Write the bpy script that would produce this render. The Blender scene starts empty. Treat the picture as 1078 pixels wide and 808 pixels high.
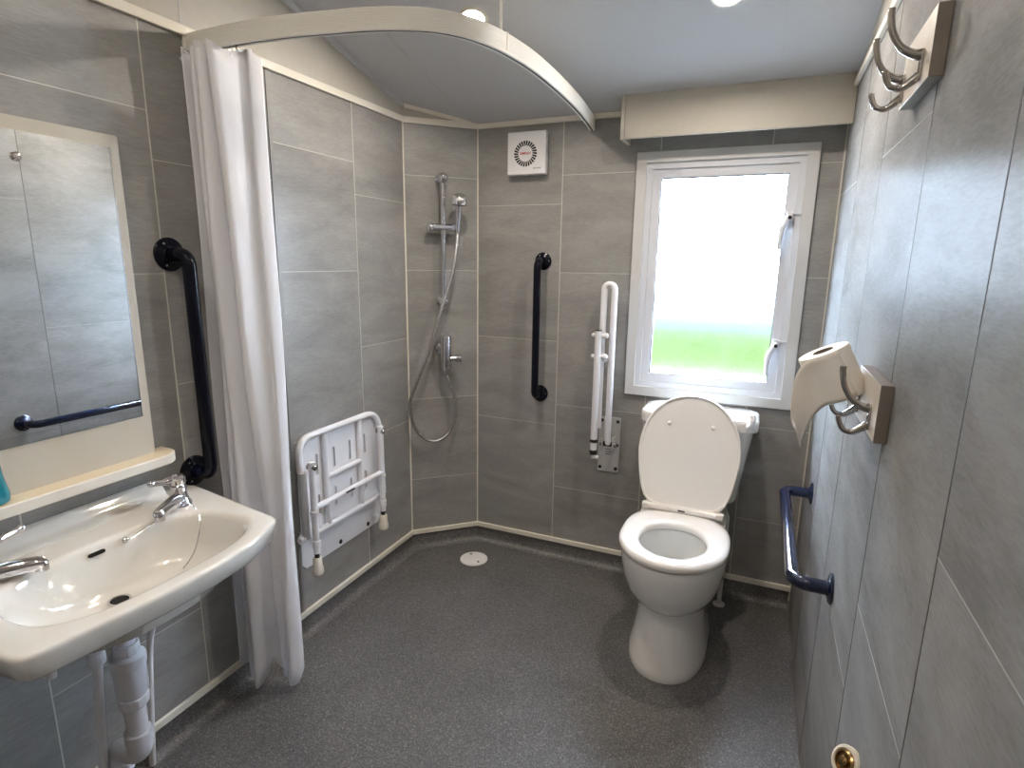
import bpy, bmesh, math, random
from mathutils import Vector as V, Matrix
random.seed(4)
SC = bpy.context.scene
COL = SC.collection
PI = math.pi

# ------------------------------------------------------------------ room measures (metres)
XL, XR, YB, YD, XD, YF = -1.4945, 0.2253, 2.4755, 2.2453, -1.2463, -0.75
ZT, ZB = 1.991, 0.0965            # underside of the top trim, top of the skirting trim
CAMH = 1.4125
def ceil_z(y): return 2.012 + .246 * (YB - y)
DA, DBp = V((XL, YD, 0)), V((XD, YB, 0))
DE = (DBp - DA).normalized()
DN = V((DE.y, -DE.x, 0))
def DG(s, n, z): return DA + DE * s + DN * n + V((0, 0, z))

# ------------------------------------------------------------------ materials
def mat(name, base, rough=.5, metal=0., spec=.5, coat=0., bump=0., bscale=60, var=0., vscale=8, emit=None, estr=0, trans=0.):
    m = bpy.data.materials.new(name); m.use_nodes = True
    nt = m.node_tree; b = nt.nodes['Principled BSDF']
    b.inputs['Base Color'].default_value = (*base, 1)
    b.inputs['Roughness'].default_value = rough
    b.inputs['Metallic'].default_value = metal
    b.inputs['Specular IOR Level'].default_value = spec
    b.inputs['Coat Weight'].default_value = coat
    b.inputs['Coat Roughness'].default_value = .08
    if emit:
        b.inputs['Emission Color'].default_value = (*emit, 1); b.inputs['Emission Strength'].default_value = estr
    if bump or var:
        tc = nt.nodes.new('ShaderNodeTexCoord')
        n = nt.nodes.new('ShaderNodeTexNoise'); n.inputs['Scale'].default_value = bscale; n.inputs['Detail'].default_value = 4
        nt.links.new(tc.outputs['Object'], n.inputs['Vector'])
        if bump:
            bp = nt.nodes.new('ShaderNodeBump'); bp.inputs['Strength'].default_value = bump; bp.inputs['Distance'].default_value = .002
            nt.links.new(n.outputs['Fac'], bp.inputs['Height']); nt.links.new(bp.outputs['Normal'], b.inputs['Normal'])
        if var:
            n2 = nt.nodes.new('ShaderNodeTexNoise'); n2.inputs['Scale'].default_value = vscale; n2.inputs['Detail'].default_value = 6
            nt.links.new(tc.outputs['Object'], n2.inputs['Vector'])
            r = nt.nodes.new('ShaderNodeValToRGB')
            r.color_ramp.elements[0].position = .3; r.color_ramp.elements[1].position = .7
            r.color_ramp.elements[0].color = (*[c * (1 - var) for c in base], 1)
            r.color_ramp.elements[1].color = (*[min(1, c * (1 + var)) for c in base], 1)
            nt.links.new(n2.outputs['Fac'], r.inputs['Fac']); nt.links.new(r.outputs['Color'], b.inputs['Base Color'])
    return m

def tile_mat(name, dark, light, rough, spec=.5, sheen=0):
    """grey stone-look wall panel: streaks run along the length of the tile, each tile has its own patch"""
    m = bpy.data.materials.new(name); m.use_nodes = True
    nt = m.node_tree; b = nt.nodes['Principled BSDF']; N = nt.nodes.new; L = nt.links.new
    uv = N('ShaderNodeUVMap'); uv.uv_map = 'UVMap'
    at = N('ShaderNodeAttribute'); at.attribute_name = 'tile'
    comb = N('ShaderNodeCombineXYZ'); L(at.outputs['Fac'], comb.inputs['X']); L(at.outputs['Fac'], comb.inputs['Z'])
    add = N('ShaderNodeVectorMath'); add.operation = 'ADD'; L(uv.outputs['UV'], add.inputs[0]); L(comb.outputs[0], add.inputs[1])
    mp = N('ShaderNodeMapping'); mp.inputs['Scale'].default_value = (1.8, 5.2, 1.0); L(add.outputs[0], mp.inputs['Vector'])
    n1 = N('ShaderNodeTexNoise'); n1.inputs['Scale'].default_value = 1.6; n1.inputs['Detail'].default_value = 8; n1.inputs['Roughness'].default_value = .62; n1.inputs['Distortion'].default_value = .5
    L(mp.outputs[0], n1.inputs['Vector'])
    mp2 = N('ShaderNodeMapping'); mp2.inputs['Scale'].default_value = (18, 95, 1); L(add.outputs[0], mp2.inputs['Vector'])
    n2 = N('ShaderNodeTexNoise'); n2.inputs['Scale'].default_value = 2.2; n2.inputs['Detail'].default_value = 5; n2.inputs['Roughness'].default_value = .7
    L(mp2.outputs[0], n2.inputs['Vector'])
    mx = N('ShaderNodeMath'); mx.operation = 'MULTIPLY_ADD'; L(n2.outputs['Fac'], mx.inputs[0]); mx.inputs[1].default_value = .62; L(n1.outputs['Fac'], mx.inputs[2])
    r = N('ShaderNodeValToRGB'); L(mx.outputs[0], r.inputs['Fac'])
    r.color_ramp.elements[0].position = .60; r.color_ramp.elements[0].color = (*dark, 1)
    r.color_ramp.elements[1].position = 1.0; r.color_ramp.elements[1].color = (*light, 1)
    L(r.outputs['Color'], b.inputs['Base Color'])
    b.inputs['Roughness'].default_value = rough
    b.inputs['Specular IOR Level'].default_value = spec
    bp = N('ShaderNodeBump'); bp.inputs['Strength'].default_value = .015; bp.inputs['Distance'].default_value = .001
    L(n2.outputs['Fac'], bp.inputs['Height']); L(bp.outputs['Normal'], b.inputs['Normal'])
    if sheen:   # satin lacquer: an even, weak mirror layer over a matt print
        b.inputs['Specular IOR Level'].default_value = 0
        g = N('ShaderNodeBsdfGlossy'); g.inputs['Roughness'].default_value = rough; g.inputs['Color'].default_value = (1, 1, 1, 1)
        mxs = N('ShaderNodeMixShader'); mxs.inputs[0].default_value = sheen
        L(b.outputs[0], mxs.inputs[1]); L(g.outputs[0], mxs.inputs[2]); L(mxs.outputs[0], nt.nodes['Material Output'].inputs['Surface'])
    return m

def floor_mat():
    m = bpy.data.materials.new('speckled_vinyl'); m.use_nodes = True
    nt = m.node_tree; b = nt.nodes['Principled BSDF']; N = nt.nodes.new; L = nt.links.new
    tc = N('ShaderNodeTexCoord')
    v = N('ShaderNodeTexVoronoi'); v.inputs['Scale'].default_value = 330; L(tc.outputs['Object'], v.inputs['Vector'])
    sep = N('ShaderNodeSeparateColor'); L(v.outputs['Color'], sep.inputs['Color'])
    r = N('ShaderNodeValToRGB'); L(sep.outputs[0], r.inputs['Fac'])
    e = r.color_ramp.elements
    e[0].position = 0; e[0].color = (.067, .066, .064, 1)
    e[1].position = 1; e[1].color = (.26, .256, .25, 1)
    k = e.new(.45); k.color = (.112, .110, .107, 1)
    k = e.new(.82); k.color = (.148, .145, .141, 1)
    n = N('ShaderNodeTexNoise'); n.inputs['Scale'].default_value = 5; n.inputs['Detail'].default_value = 6; L(tc.outputs['Object'], n.inputs['Vector'])
    mr = N('ShaderNodeMapRange'); L(n.outputs['Fac'], mr.inputs['Value']); mr.inputs['From Min'].default_value = .3; mr.inputs['From Max'].default_value = .7
    mr.inputs['To Min'].default_value = .88; mr.inputs['To Max'].default_value = 1.12
    mul = N('ShaderNodeVectorMath'); mul.operation = 'SCALE'; L(r.outputs['Color'], mul.inputs[0]); L(mr.outputs[0], mul.inputs['Scale'])
    L(mul.outputs[0], b.inputs['Base Color'])
    b.inputs['Roughness'].default_value = .42; b.inputs['Specular IOR Level'].default_value = .5
    bp = N('ShaderNodeBump'); bp.inputs['Strength'].default_value = .35; bp.inputs['Distance'].default_value = .001
    L(sep.outputs[0], bp.inputs['Height']); L(bp.outputs['Normal'], b.inputs['Normal'])
    return m

def glass_mat():
    m = bpy.data.materials.new('frosted_glass'); m.use_nodes = True
    nt = m.node_tree; nt.nodes.remove(nt.nodes['Principled BSDF']); N = nt.nodes.new; L = nt.links.new
    g = N('ShaderNodeBsdfGlass'); g.inputs['IOR'].default_value = 1.45; g.inputs['Roughness'].default_value = .12
    tc = N('ShaderNodeTexCoord'); v = N('ShaderNodeTexVoronoi'); v.inputs['Scale'].default_value = 260; L(tc.outputs['Object'], v.inputs['Vector'])
    bp = N('ShaderNodeBump'); bp.inputs['Strength'].default_value = .035; bp.inputs['Distance'].default_value = .001
    L(v.outputs['Distance'], bp.inputs['Height']); L(bp.outputs['Normal'], g.inputs['Normal'])
    L(g.outputs[0], nt.nodes['Material Output'].inputs['Surface'])
    return m

def curtain_mat():
    m = bpy.data.materials.new('white_curtain_fabric'); m.use_nodes = True
    nt = m.node_tree; b = nt.nodes['Principled BSDF']; N = nt.nodes.new; L = nt.links.new
    b.inputs['Base Color'].default_value = (.90, .90, .92, 1); b.inputs['Roughness'].default_value = .55
    b.inputs['Sheen Weight'].default_value = .25
    t = N('ShaderNodeBsdfTranslucent'); t.inputs['Color'].default_value = (.90, .90, .94, 1)
    mx = N('ShaderNodeMixShader'); mx.inputs[0].default_value = .20
    L(b.outputs[0], mx.inputs[1]); L(t.outputs[0], mx.inputs[2]); L(mx.outputs[0], nt.nodes['Material Output'].inputs['Surface'])
    tc = N('ShaderNodeTexCoord'); n = N('ShaderNodeTexNoise'); n.inputs['Scale'].default_value = 26; n.inputs['Detail'].default_value = 3
    mp = N('ShaderNodeMapping'); mp.inputs['Scale'].default_value = (1, 1, .35); L(tc.outputs['Object'], mp.inputs['Vector']); L(mp.outputs[0], n.inputs['Vector'])
    bp = N('ShaderNodeBump'); bp.inputs['Strength'].default_value = .35; bp.inputs['Distance'].default_value = .004
    L(n.outputs['Fac'], bp.inputs['Height']); L(bp.outputs['Normal'], b.inputs['Normal'])
    return m

M = {}
M['tile'] = tile_mat('grey_stone_panel', (.232, .227, .216), (.350, .343, .328), .36)
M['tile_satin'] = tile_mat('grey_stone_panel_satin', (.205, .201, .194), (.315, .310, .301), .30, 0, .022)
M['joint'] = mat('light_joint', (.62, .60, .54), .5)
M['joint_faint'] = mat('faint_joint', (.36, .355, .34), .4)
M['joint_dark'] = mat('dark_joint', (.10, .10, .10), .6)
M['beige'] = mat('beige_panel', (.50, .465, .40), .55, var=.03, vscale=30, bump=.05, bscale=200)
M['pelmet'] = mat('beige_board', (.49, .455, .385), .5, var=.02, vscale=60)
M['trim'] = mat('ivory_trim', (.80, .76, .66), .35)
M['cove'] = mat('grey_cove_strip', (.52, .52, .50), .45)
M['ceil'] = mat('ceiling_board', (.56, .55, .54), .7, spec=.2, var=.015, vscale=120)
M['floor'] = floor_mat()
M['upvc'] = mat('white_upvc', (.66, .675, .71), .25)
M['wtrim'] = mat('window_trim_white', (.58, .58, .57), .35)
M['seal'] = mat('black_seal', (.02, .02, .02), .6)
M['glass'] = glass_mat()
M['ceramic'] = mat('white_ceramic', (.83, .82, .79), .09, spec=.5, coat=.5)
M['ceramic_basin'] = mat('ivory_ceramic', (.70, .68, .63), .09, spec=.5, coat=.5)
M['seatpl'] = mat('white_seat_plastic', (.85, .82, .78), .16, coat=.3)
M['water'] = mat('toilet_water', (.55, .58, .58), .03)
M['chrome'] = mat('chrome', (.66, .66, .69), .07, metal=1)
M['hose'] = mat('steel_hose', (.62, .61, .60), .25, metal=1, bump=.6, bscale=500)
M['steel'] = mat('satin_nickel', (.46, .44, .42), .14, metal=1)
M['navy'] = mat('navy_enamel', (.003, .004, .011), .16, spec=.2, coat=.12)
M['blue'] = mat('blue_enamel', (.003, .009, .036), .12, coat=.4)
M['whitemetal'] = mat('white_powder_coat', (.80, .80, .82), .3)
M['plate'] = mat('galvanised_plate', (.62, .61, .59), .38, metal=.35, var=.04, vscale=60)
M['whitepl'] = mat('white_plastic', (.78, .78, .79), .35)
M['greypl'] = mat('grey_white_pipe', (.70, .70, .73), .4)
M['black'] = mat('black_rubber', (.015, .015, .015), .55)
M['hole'] = mat('dark_hole', (.01, .01, .01), .9)
M['curtain'] = curtain_mat()
M['rail'] = mat('silver_rail', (.78, .76, .69), .4)
M['paper'] = mat('tissue_paper', (.86, .82, .75), .9, bump=.15, bscale=120)
M['card'] = mat('card_core', (.25, .20, .15), .9)
M['board'] = mat('grey_beige_board', (.50, .46, .40), .45)
M['wood'] = mat('hook_board_front', (.60, .54, .46), .4, var=.04, vscale=25)
M['edge'] = mat('hook_board_edge', (.18, .155, .13), .5, var=.06, vscale=40)
M['mirror'] = mat('mirror_glass', (.88, .90, .90), .012, metal=1)
M['mirrorback'] = mat('mirror_board', (.52, .475, .39), .4)
M['shelf'] = mat('shelf_cream', (.72, .68, .60), .35)
M['shelftop'] = mat('shelf_top', (.66, .56, .40), .4)
M['teal'] = mat('teal_liquid', (.0, .20, .27), .12, coat=.5)
M['clear'] = mat('clear_plastic', (.65, .75, .78), .12, coat=.5)
M['red'] = mat('red_print', (.55, .03, .03), .5)
M['print'] = mat('dark_print', (.03, .03, .03), .5)
M['label'] = mat('sticker_label', (.60, .60, .64), .4)
M['brass'] = mat('brass', (.35, .23, .11), .25, metal=1)
M['cream'] = mat('cream_plastic', (.74, .66, .52), .35)
M['lamp'] = mat('downlight_lens', (.9, .9, .9), .5, emit=(1.0, .89, .77), estr=740)
M['grass'] = mat('lawn_green', (.0135, .0195, .0040), .9, spec=0, var=.15, vscale=3)
M['verge'] = mat('pale_verge', (.024, .030, .012), .9, spec=0, var=.1, vscale=3)  # paler green than the lawn
M['field'] = mat('far_field', (.013, .021, .016), .9, spec=0, var=.1, vscale=2)
M['gravel'] = mat('pale_gravel', (.25, .245, .235), .9, var=.04, vscale=20)
M['render'] = mat('white_cladding', (.88, .88, .88), .7)

# ------------------------------------------------------------------ mesh builder
class MB:
    def __init__(s): s.v = []; s.f = []; s.mi = []; s.cur = 0
    def add(s, vs, fs):
        o = len(s.v); s.v += [V(p) for p in vs]
        for f in fs: s.f.append([i + o for i in f]); s.mi.append(s.cur)
        return s
    def box(s, c, size, R=None):
        hx, hy, hz = [q / 2 for q in size]; R = R or Matrix.Identity(3); c = V(c)
        vs = [c + R @ V((x, y, z)) for x in (-hx, hx) for y in (-hy, hy) for z in (-hz, hz)]
        return s.add(vs, [(0, 1, 3, 2), (4, 6, 7, 5), (0, 4, 5, 1), (2, 3, 7, 6), (0, 2, 6, 4), (1, 5, 7, 3)])
    def bb(s, lo, hi):
        lo, hi = V(lo), V(hi); return s.box((lo + hi) / 2, hi - lo)
    def loft(s, rings, cap0=True, cap1=True, closed=True):
        n = len(rings[0]); fs = []; vs = [p for r in rings for p in r]
        for a in range(len(rings) - 1):
            for i in range(n if closed else n - 1):
                j = (i + 1) % n
                fs.append((a * n + i, a * n + j, (a + 1) * n + j, (a + 1) * n + i))
        if cap0: fs.append(tuple(reversed(range(n))))
        if cap1: fs.append(tuple((len(rings) - 1) * n + i for i in range(n)))
        return s.add(vs, fs)
    def tube(s, pts, r, seg=14, caps=True, closed=False, squash=None):
        pts = [V(p) for p in pts]; n = len(pts); rr = r if isinstance(r, (list, tuple)) else [r] * n
        T = []
        for i in range(n):
            a, b = (pts[(i - 1) % n], pts[(i + 1) % n]) if closed else (pts[max(i - 1, 0)], pts[min(i + 1, n - 1)])
            T.append((b - a).normalized())
        u = T[0].orthogonal().normalized() if squash is None else (V(squash) - T[0] * T[0].dot(V(squash))).normalized()
        rings = []
        for i in range(n):
            if i: 
                u = T[i - 1].rotation_difference(T[i]) @ u
            u = (u - T[i] * u.dot(T[i])).normalized(); w = T[i].cross(u)
            k = 1 if squash is None else .55
            rings.append([pts[i] + (u * math.cos(2 * PI * q / seg) * k + w * math.sin(2 * PI * q / seg)) * rr[i] for q in range(seg)])
        if closed: rings.append(rings[0]); caps = False
        return s.loft(rings, caps, caps)
    def lathe(s, prof, o, axis=(0, 0, 1), seg=32, caps=True):
        ax = V(axis).normalized(); u = ax.orthogonal().normalized(); w = ax.cross(u); o = V(o)
        rings = [[o + ax * h + (u * math.cos(2 * PI * q / seg) + w * math.sin(2 * PI * q / seg)) * max(r, 1e-5) for q in range(seg)] for r, h in prof]
        return s.loft(rings, caps, caps)
    def cyl(s, a, b, r, seg=20):
        a, b = V(a), V(b); return s.lathe([(r, 0), (r, (b - a).length)], a, b - a, seg)
    def ball(s, c, r, seg=16):
        return s.lathe([(r * math.sin(PI * i / 10), -r * math.cos(PI * i / 10)) for i in range(11)], c, (0, 0, 1), seg)
    def prism(s, poly, fn, d0, d1):
        """poly = 2D points, fn(a,b,d) -> 3D point"""
        return s.loft([[fn(a, b, d0) for a, b in poly], [fn(a, b, d1) for a, b in poly]])

def obj(name, mb, m, parent=None, bevel=0., angle=40, seg=2, kind=None):
    me = bpy.data.meshes.new(name)
    off = V((0, 0, 0)); q = parent
    while q: off += q.location; q = q.parent
    me.from_pydata([tuple(p - off) for p in mb.v], [], mb.f)
    ms = m if isinstance(m, (list, tuple)) else [m]
    for x in ms: me.materials.append(x)
    if len(ms) > 1: me.polygons.foreach_set('material_index', mb.mi)
    bm = bmesh.new(); bm.from_mesh(me); bmesh.ops.recalc_face_normals(bm, faces=bm.faces); bm.to_mesh(me); bm.free()
    me.polygons.foreach_set('use_smooth', [True] * len(me.polygons))
    me.set_sharp_from_angle(angle=math.radians(angle))
    o = bpy.data.objects.new(name, me); COL.objects.link(o); o.parent = parent
    if bevel:
        b = o.modifiers.new('edge', 'BEVEL'); b.width = bevel; b.segments = seg; b.limit_method = 'ANGLE'; b.angle_limit = math.radians(50)
        b.harden_normals = False
    if kind: o['kind'] = kind
    return o
def thing(name, loc, label, cat, group=None):
    o = bpy.data.objects.new(name, None); o.empty_display_size = .05; COL.objects.link(o); o.location = loc
    return tag(o, label, cat, group)
def tag(o, label, cat, group=None):
    o['label'] = label; o['category'] = cat
    if group: o['group'] = group
    return o
def struct(name, mb, m, **k): return obj(name, mb, m, kind='structure', **k)

def cr(P, k=8, closed=False):
    P = [V(p) for p in P]; n = len(P); out = []
    for i in range(n if closed else n - 1):
        g = (lambda j: P[j % n]) if closed else (lambda j: P[max(0, min(n - 1, j))])
        a, b, c, d = g(i - 1), g(i), g(i + 1), g(i + 2)
        for q in range(k):
            t = q / k
            out.append(.5 * ((2 * b) + (c - a) * t + (2 * a - 5 * b + 4 * c - d) * t * t + (3 * b - a - 3 * c + d) * t ** 3))
    if not closed: out.append(P[-1])
    return out
def fillet(P, r, k=7):
    """polyline with rounded inner corners"""
    P = [V(p) for p in P]; out = [P[0]]
    for i in range(1, len(P) - 1):
        a, b, c = P[i - 1], P[i], P[i + 1]
        d1, d2 = (a - b).normalized(), (c - b).normalized()
        q = min(r, (a - b).length * .49, (c - b).length * .49)
        s, e = b + d1 * q, b + d2 * q
        for j in range(k + 1):
            t = j / k; out.append(s * (1 - t) ** 2 + b * 2 * t * (1 - t) + e * t * t)
    out.append(P[-1]); return out
def rrect(w, h, r, k=5):
    out = []
    for cx, cy, a0 in ((w / 2 - r, h / 2 - r, 0), (-w / 2 + r, h / 2 - r, 90), (-w / 2 + r, -h / 2 + r, 180), (w / 2 - r, -h / 2 + r, 270)):
        for j in range(k + 1):
            a = math.radians(a0 + 90 * j / k); out.append((cx + r * math.cos(a), cy + r * math.sin(a)))
    return out

# ------------------------------------------------------------------ walls
def make_wall(name, A, e, n, length, cols, top, tm, hole=None, vdark=False, depth=.06, upper=None, hjoint=1, vcols=None):
    """cols: (s0, s1, [z of joints]); tiles are faces of one mesh, joints thin raised lines in it"""
    A, e, n = V(A), V(e), V(n); Z = V((0, 0, 1))
    mb = MB(); tv = []; uvs = []
    P = lambda s, z, d: A + e * s + Z * z + n * d
    def quad(s0, s1, z0, z1, tid):
        if hole:
            h0, h1, g0, g1 = hole
            if s0 < h1 and s1 > h0 and z0 < g1 and z1 > g0:
                a, b = max(s0, h0), min(s1, h1)
                if s0 < a: quad(s0, a, z0, z1, tid)
                if b < s1: quad(b, s1, z0, z1, tid)
                if z0 < g0: quad(a, b, z0, g0, tid)
                if z1 > g1: quad(a, b, g1, z1, tid)
                return
        mb.add([P(s0, z0, 0), P(s1, z0, 0), P(s1, z1, 0), P(s0, z1, 0)], [(0, 1, 2, 3)])
        tv.append((len(mb.f) - 1, tid)); uvs.append((len(mb.f) - 1, [(s0, z0), (s1, z0), (s1, z1), (s0, z1)]))
    for s0, s1, zs in cols:
        zz = [0] + sorted(zs) + [top]
        for a, b in zip(zz, zz[1:]): quad(s0, s1, a, b, random.uniform(0, 40))
    mb.cur = 1
    def line(s0, s1, z0, z1, d):
        if hole:
            h0, h1, g0, g1 = hole
            if s0 < h1 and s1 > h0 and z0 < g1 and z1 > g0:
                if s1 - s0 > z1 - z0:
                    if s0 < h0: line(s0, h0, z0, z1, d)
                    if s1 > h1: line(h1, s1, z0, z1, d)
                else:
                    if z0 < g0: line(s0, s1, z0, g0, d)
                    if z1 > g1: line(s0, s1, g1, z1, d)
                return
        vs = [P(s, z, q) for s in (s0, s1) for z in (z0, z1) for q in (-.001, d)]
        mb.add(vs, [(0, 1, 3, 2), (4, 6, 7, 5), (0, 4, 5, 1), (2, 3, 7, 6), (0, 2, 6, 4), (1, 5, 7, 3)])
    mb.cur = 1 if hjoint else 4
    for s0, s1, zs in cols:
        for z in zs: line(s0 + .002, s1 - .002, z - .001, z + .001, .0004)
    mb.cur = 2 if vdark else 1
    for s in (vcols if vcols is not None else [c[0] for c in cols][1:]):
        w = .0016
        line(s - w, s + w, 0, top, .0006)
    # body of the wall behind its face, and the plain panel above the top trim
    mb.cur = 0
    nb = len(mb.f)
    if not hole: 
        mb.loft([[P(0, 0, -.002), P(length, 0, -.002), P(length, top, -.002), P(0, top, -.002)], [P(0, 0, -depth), P(length, 0, -depth), P(length, top, -depth), P(0, top, -depth)]])
    else:
        h0, h1, g0, g1 = hole
        for a, b, c, d in ((0, h0, 0, top), (h1, length, 0, top), (h0, h1, 0, g0), (h0, h1, g1, top)):
            mb.loft([[P(a, c, -.002), P(b, c, -.002), P(b, d, -.002), P(a, d, -.002)], [P(a, c, -depth), P(b, c, -depth), P(b, d, -depth), P(a, d, -depth)]])
    if upper:
        mb.cur = 3
        lo = [(0, top), (length, top)] + list(reversed([(s, z) for s, z in upper]))
        mb.loft([[P(s, z, 0) for s, z in lo], [P(s, z, -depth) for s, z in lo]])
    off = len(mb.f)
    me = bpy.data.meshes.new(name)
    me.from_pydata([tuple(p) for p in mb.v], [], mb.f)
    for x in (tm, M['joint'], M['joint_dark'], M['beige'], M['joint_faint']): me.materials.append(x)
    me.polygons.foreach_set('material_index', mb.mi)
    at = me.attributes.new('tile', 'FLOAT', 'FACE')
    for i, t in tv: at.data[i].value = t
    ul = me.uv_layers.new(name='UVMap')
    for i, q in uvs:
        for li, uvp in zip(me.polygons[i].loop_indices, q): ul.data[li].uv = uvp
    # face normals of the tile faces must look into the room
    for p in me.polygons:
        pass
    o = bpy.data.objects.new(name, me); COL.objects.link(o); o['kind'] = 'structure'
    bm = bmesh.new(); bm.from_mesh(me); bm.faces.ensure_lookup_table()
    fl = [bm.faces[i] for i, _ in tv if bm.faces[i].normal.dot(n) < 0]
    bmesh.ops.reverse_faces(bm, faces=fl) if fl else None
    bm.to_mesh(me); bm.free()
    return o

ZA, ZBp = [.36, .765, 1.368, 1.779], [.06, .664, 1.06, 1.66]
y0 = YF
def cols_from(edges, start, first):
    out = []
    for i in range(len(edges) - 1):
        out.append((edges[i] - start, edges[i + 1] - start, first[i % 2]))
    return out
LE = [YF, -.15, .265, .671, 1.082, 1.49, 1.905, YD]
make_wall('wall_left', (XL, YF, 0), (0, 1, 0), (1, 0, 0), YD - YF, cols_from(LE, YF, (ZA, ZBp) if False else (ZBp, ZA)), 2.005, M['tile'],
          upper=[(0, ceil_z(YF)), (YD - YF, ceil_z(YD))])
BE = [XD, -.838, -.427, -.017, XR]
make_wall('wall_back', (XD, YB, 0), (1, 0, 0), (0, -1, 0), XR - XD, cols_from(BE, XD, (ZBp, ZA)), 2.012, M['tile'],
          hole=(-.478 - XD, .104 - XD, .893, 1.806), depth=.07)
make_wall('wall_corner', DA, DE, DN, (DBp - DA).length, [(0, (DBp - DA).length, ZA)], 2.005, M['tile'],
          upper=[(0, ceil_z(YD)), ((DBp - DA).length, ceil_z(YB))])
RE = [YF, 0.0, .40, .793, 1.187, 1.64, 2.05, YB]
RA, RB = [.18, .58, 1.07, 1.67], [.17, .776, 1.26, 1.86]
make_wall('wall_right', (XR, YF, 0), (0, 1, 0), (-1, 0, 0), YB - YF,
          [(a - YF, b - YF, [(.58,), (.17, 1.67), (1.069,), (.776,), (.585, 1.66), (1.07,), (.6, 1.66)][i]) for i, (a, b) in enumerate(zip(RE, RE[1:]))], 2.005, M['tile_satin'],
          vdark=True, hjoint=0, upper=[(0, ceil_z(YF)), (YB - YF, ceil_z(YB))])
make_wall('wall_front', (XL, YF, 0), (1, 0, 0), (0, 1, 0), XR - XL, [(0, .6, ZA), (.6, 1.15, ZBp), (1.15, XR - XL, ZA)], 2.005, M['tile'],
          upper=[(0, ceil_z(YF)), (XR - XL, ceil_z(YF))])

# ceiling (slopes up from the window wall), its two board joints
mb = MB()
cx0, cx1, cy0, cy1 = XL - .06, XR + .06, YF - .06, YB + .07
mb.loft([[(cx0, cy0, ceil_z(cy0)), (cx1, cy0, ceil_z(cy0)), (cx1, cy1, ceil_z(cy1)), (cx0, cy1, ceil_z(cy1))],
         [(cx0, cy0, ceil_z(cy0) + .05), (cx1, cy0, ceil_z(cy0) + .05), (cx1, cy1, ceil_z(cy1) + .05), (cx0, cy1, ceil_z(cy1) + .05)]])
mb.cur = 1
for x in (-1.272, -.014):
    w = .004
    mb.loft([[(x - w, YF, ceil_z(YF)), (x + w, YF, ceil_z(YF)), (x + w, YB, ceil_z(YB)), (x - w, YB, ceil_z(YB))],
             [(x - w, YF, ceil_z(YF) - .0012), (x + w, YF, ceil_z(YF) - .0012), (x + w, YB, ceil_z(YB) - .0012), (x - w, YB, ceil_z(YB) - .0012)]])
struct('ceiling', mb, [M['ceil'], M['cove']])

# floor with its coved edge running up the walls
mb = MB()
mb.bb((XL - .06, YF - .06, -.05), (XR + .06, YB + .07, 0))
path = [V((XL, YF, 0)), DA.copy(), DBp.copy(), V((XR, YB, 0))]
def offs(path, d, z):
    out = []
    for i, p in enumerate(path):
        ns = []
        for a, b in ((i - 1, i), (i, i + 1)):
            if 0 <= a and b < len(path):
                t = (path[b] - path[a]).normalized(); ns.append(V((t.y, -t.x, 0)))
        if len(ns) == 1: q = ns[0] * d
        else:
            m_ = (ns[0] + ns[1]).normalized(); q = m_ * (d / m_.dot(ns[0]))
        out.append(p + q + V((0, 0, z)))
    return out
prof = [(.0005, .08), (.0035, .08), (.0045, .035), (.009, .018), (.02, .006), (.04, .0008)]
rings = [offs(path, d, z) for d, z in prof]
mb.loft(rings, False, False, closed=False)
struct('floor', mb, M['floor'])

def strip(name, path, i, z0, z1, d, m):
    """one straight length of trim on wall run i, mitred at the corners"""
    a = offs(path, 0, 0); b = offs(path, d, 0)
    mb = MB()
    r = [[a[i] + V((0, 0, z0)), b[i] + V((0, 0, z0)), b[i] + V((0, 0, z1)), a[i] + V((0, 0, z1))],
         [a[i + 1] + V((0, 0, z0)), b[i + 1] + V((0, 0, z0)), b[i + 1] + V((0, 0, z1)), a[i + 1] + V((0, 0, z1))]]
    mb.loft(r)
    return struct(name, mb, m, bevel=.0015)
for i, side in enumerate(('left', 'corner', 'back')):
    strip('baseboard_' + side, path, i, .074, ZB, .011, M['trim'])
for i in range(3): strip('trim_%d' % (i + 1), path, i, ZT, 2.016 if i < 2 else 2.013, .012, M['trim'])
mb = MB(); mb.bb((XR - .012, YF, 1.998), (XR, YB, 2.02)); struct('trim_4', mb, M['trim'], bevel=.0015)
mb = MB(); mb.bb((XR - .006, YB - .006, 0), (XR, YB, 1.998)); struct('trim_5', mb, M['joint'])
for k, (p, w) in enumerate(((DA, .005), (DBp, .004))):
    mb = MB(); mb.tube([p + (DN + V((1, 0, 0)) if k == 0 else DN + V((0, -1, 0))).normalized() * .001 + V((0, 0, ZB)), p + (DN + V((1, 0, 0)) if k == 0 else DN + V((0, -1, 0))).normalized() * .001 + V((0, 0, ZT))], w * .8, 8)
    struct('trim_%d' % (6 + k), mb, M['trim'])
# panel joint strip on the left wall by the curtain
mb = MB(); mb.bb((XL, 1.486, ZB), (XL + .003, 1.500, ZT)); struct('trim_8', mb, M['tile']); 
# cove strips between ceiling and side walls
mb = MB()
def slope_strip(mb, a, b, n, h, d):
    a, b, n = V(a), V(b), V(n)
    dn = V((0, 0, -h))
    mb.loft([[a, a + n * d, a + n * d + dn, a + dn], [b, b + n * d, b + n * d + dn, b + dn]])
slope_strip(mb, (XL, YF, ceil_z(YF)), (XL, YD, ceil_z(YD)), (1, 0, 0), .022, .014)
struct('trim_9', mb, M['cove'], bevel=.002)
mb = MB(); slope_strip(mb, DG(0, 0, ceil_z(YD)), DG((DBp - DA).length - .03, 0, ceil_z(YB) + .01), DN, .016, .012)
struct('trim_10', mb, M['trim'], bevel=.002)
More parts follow.
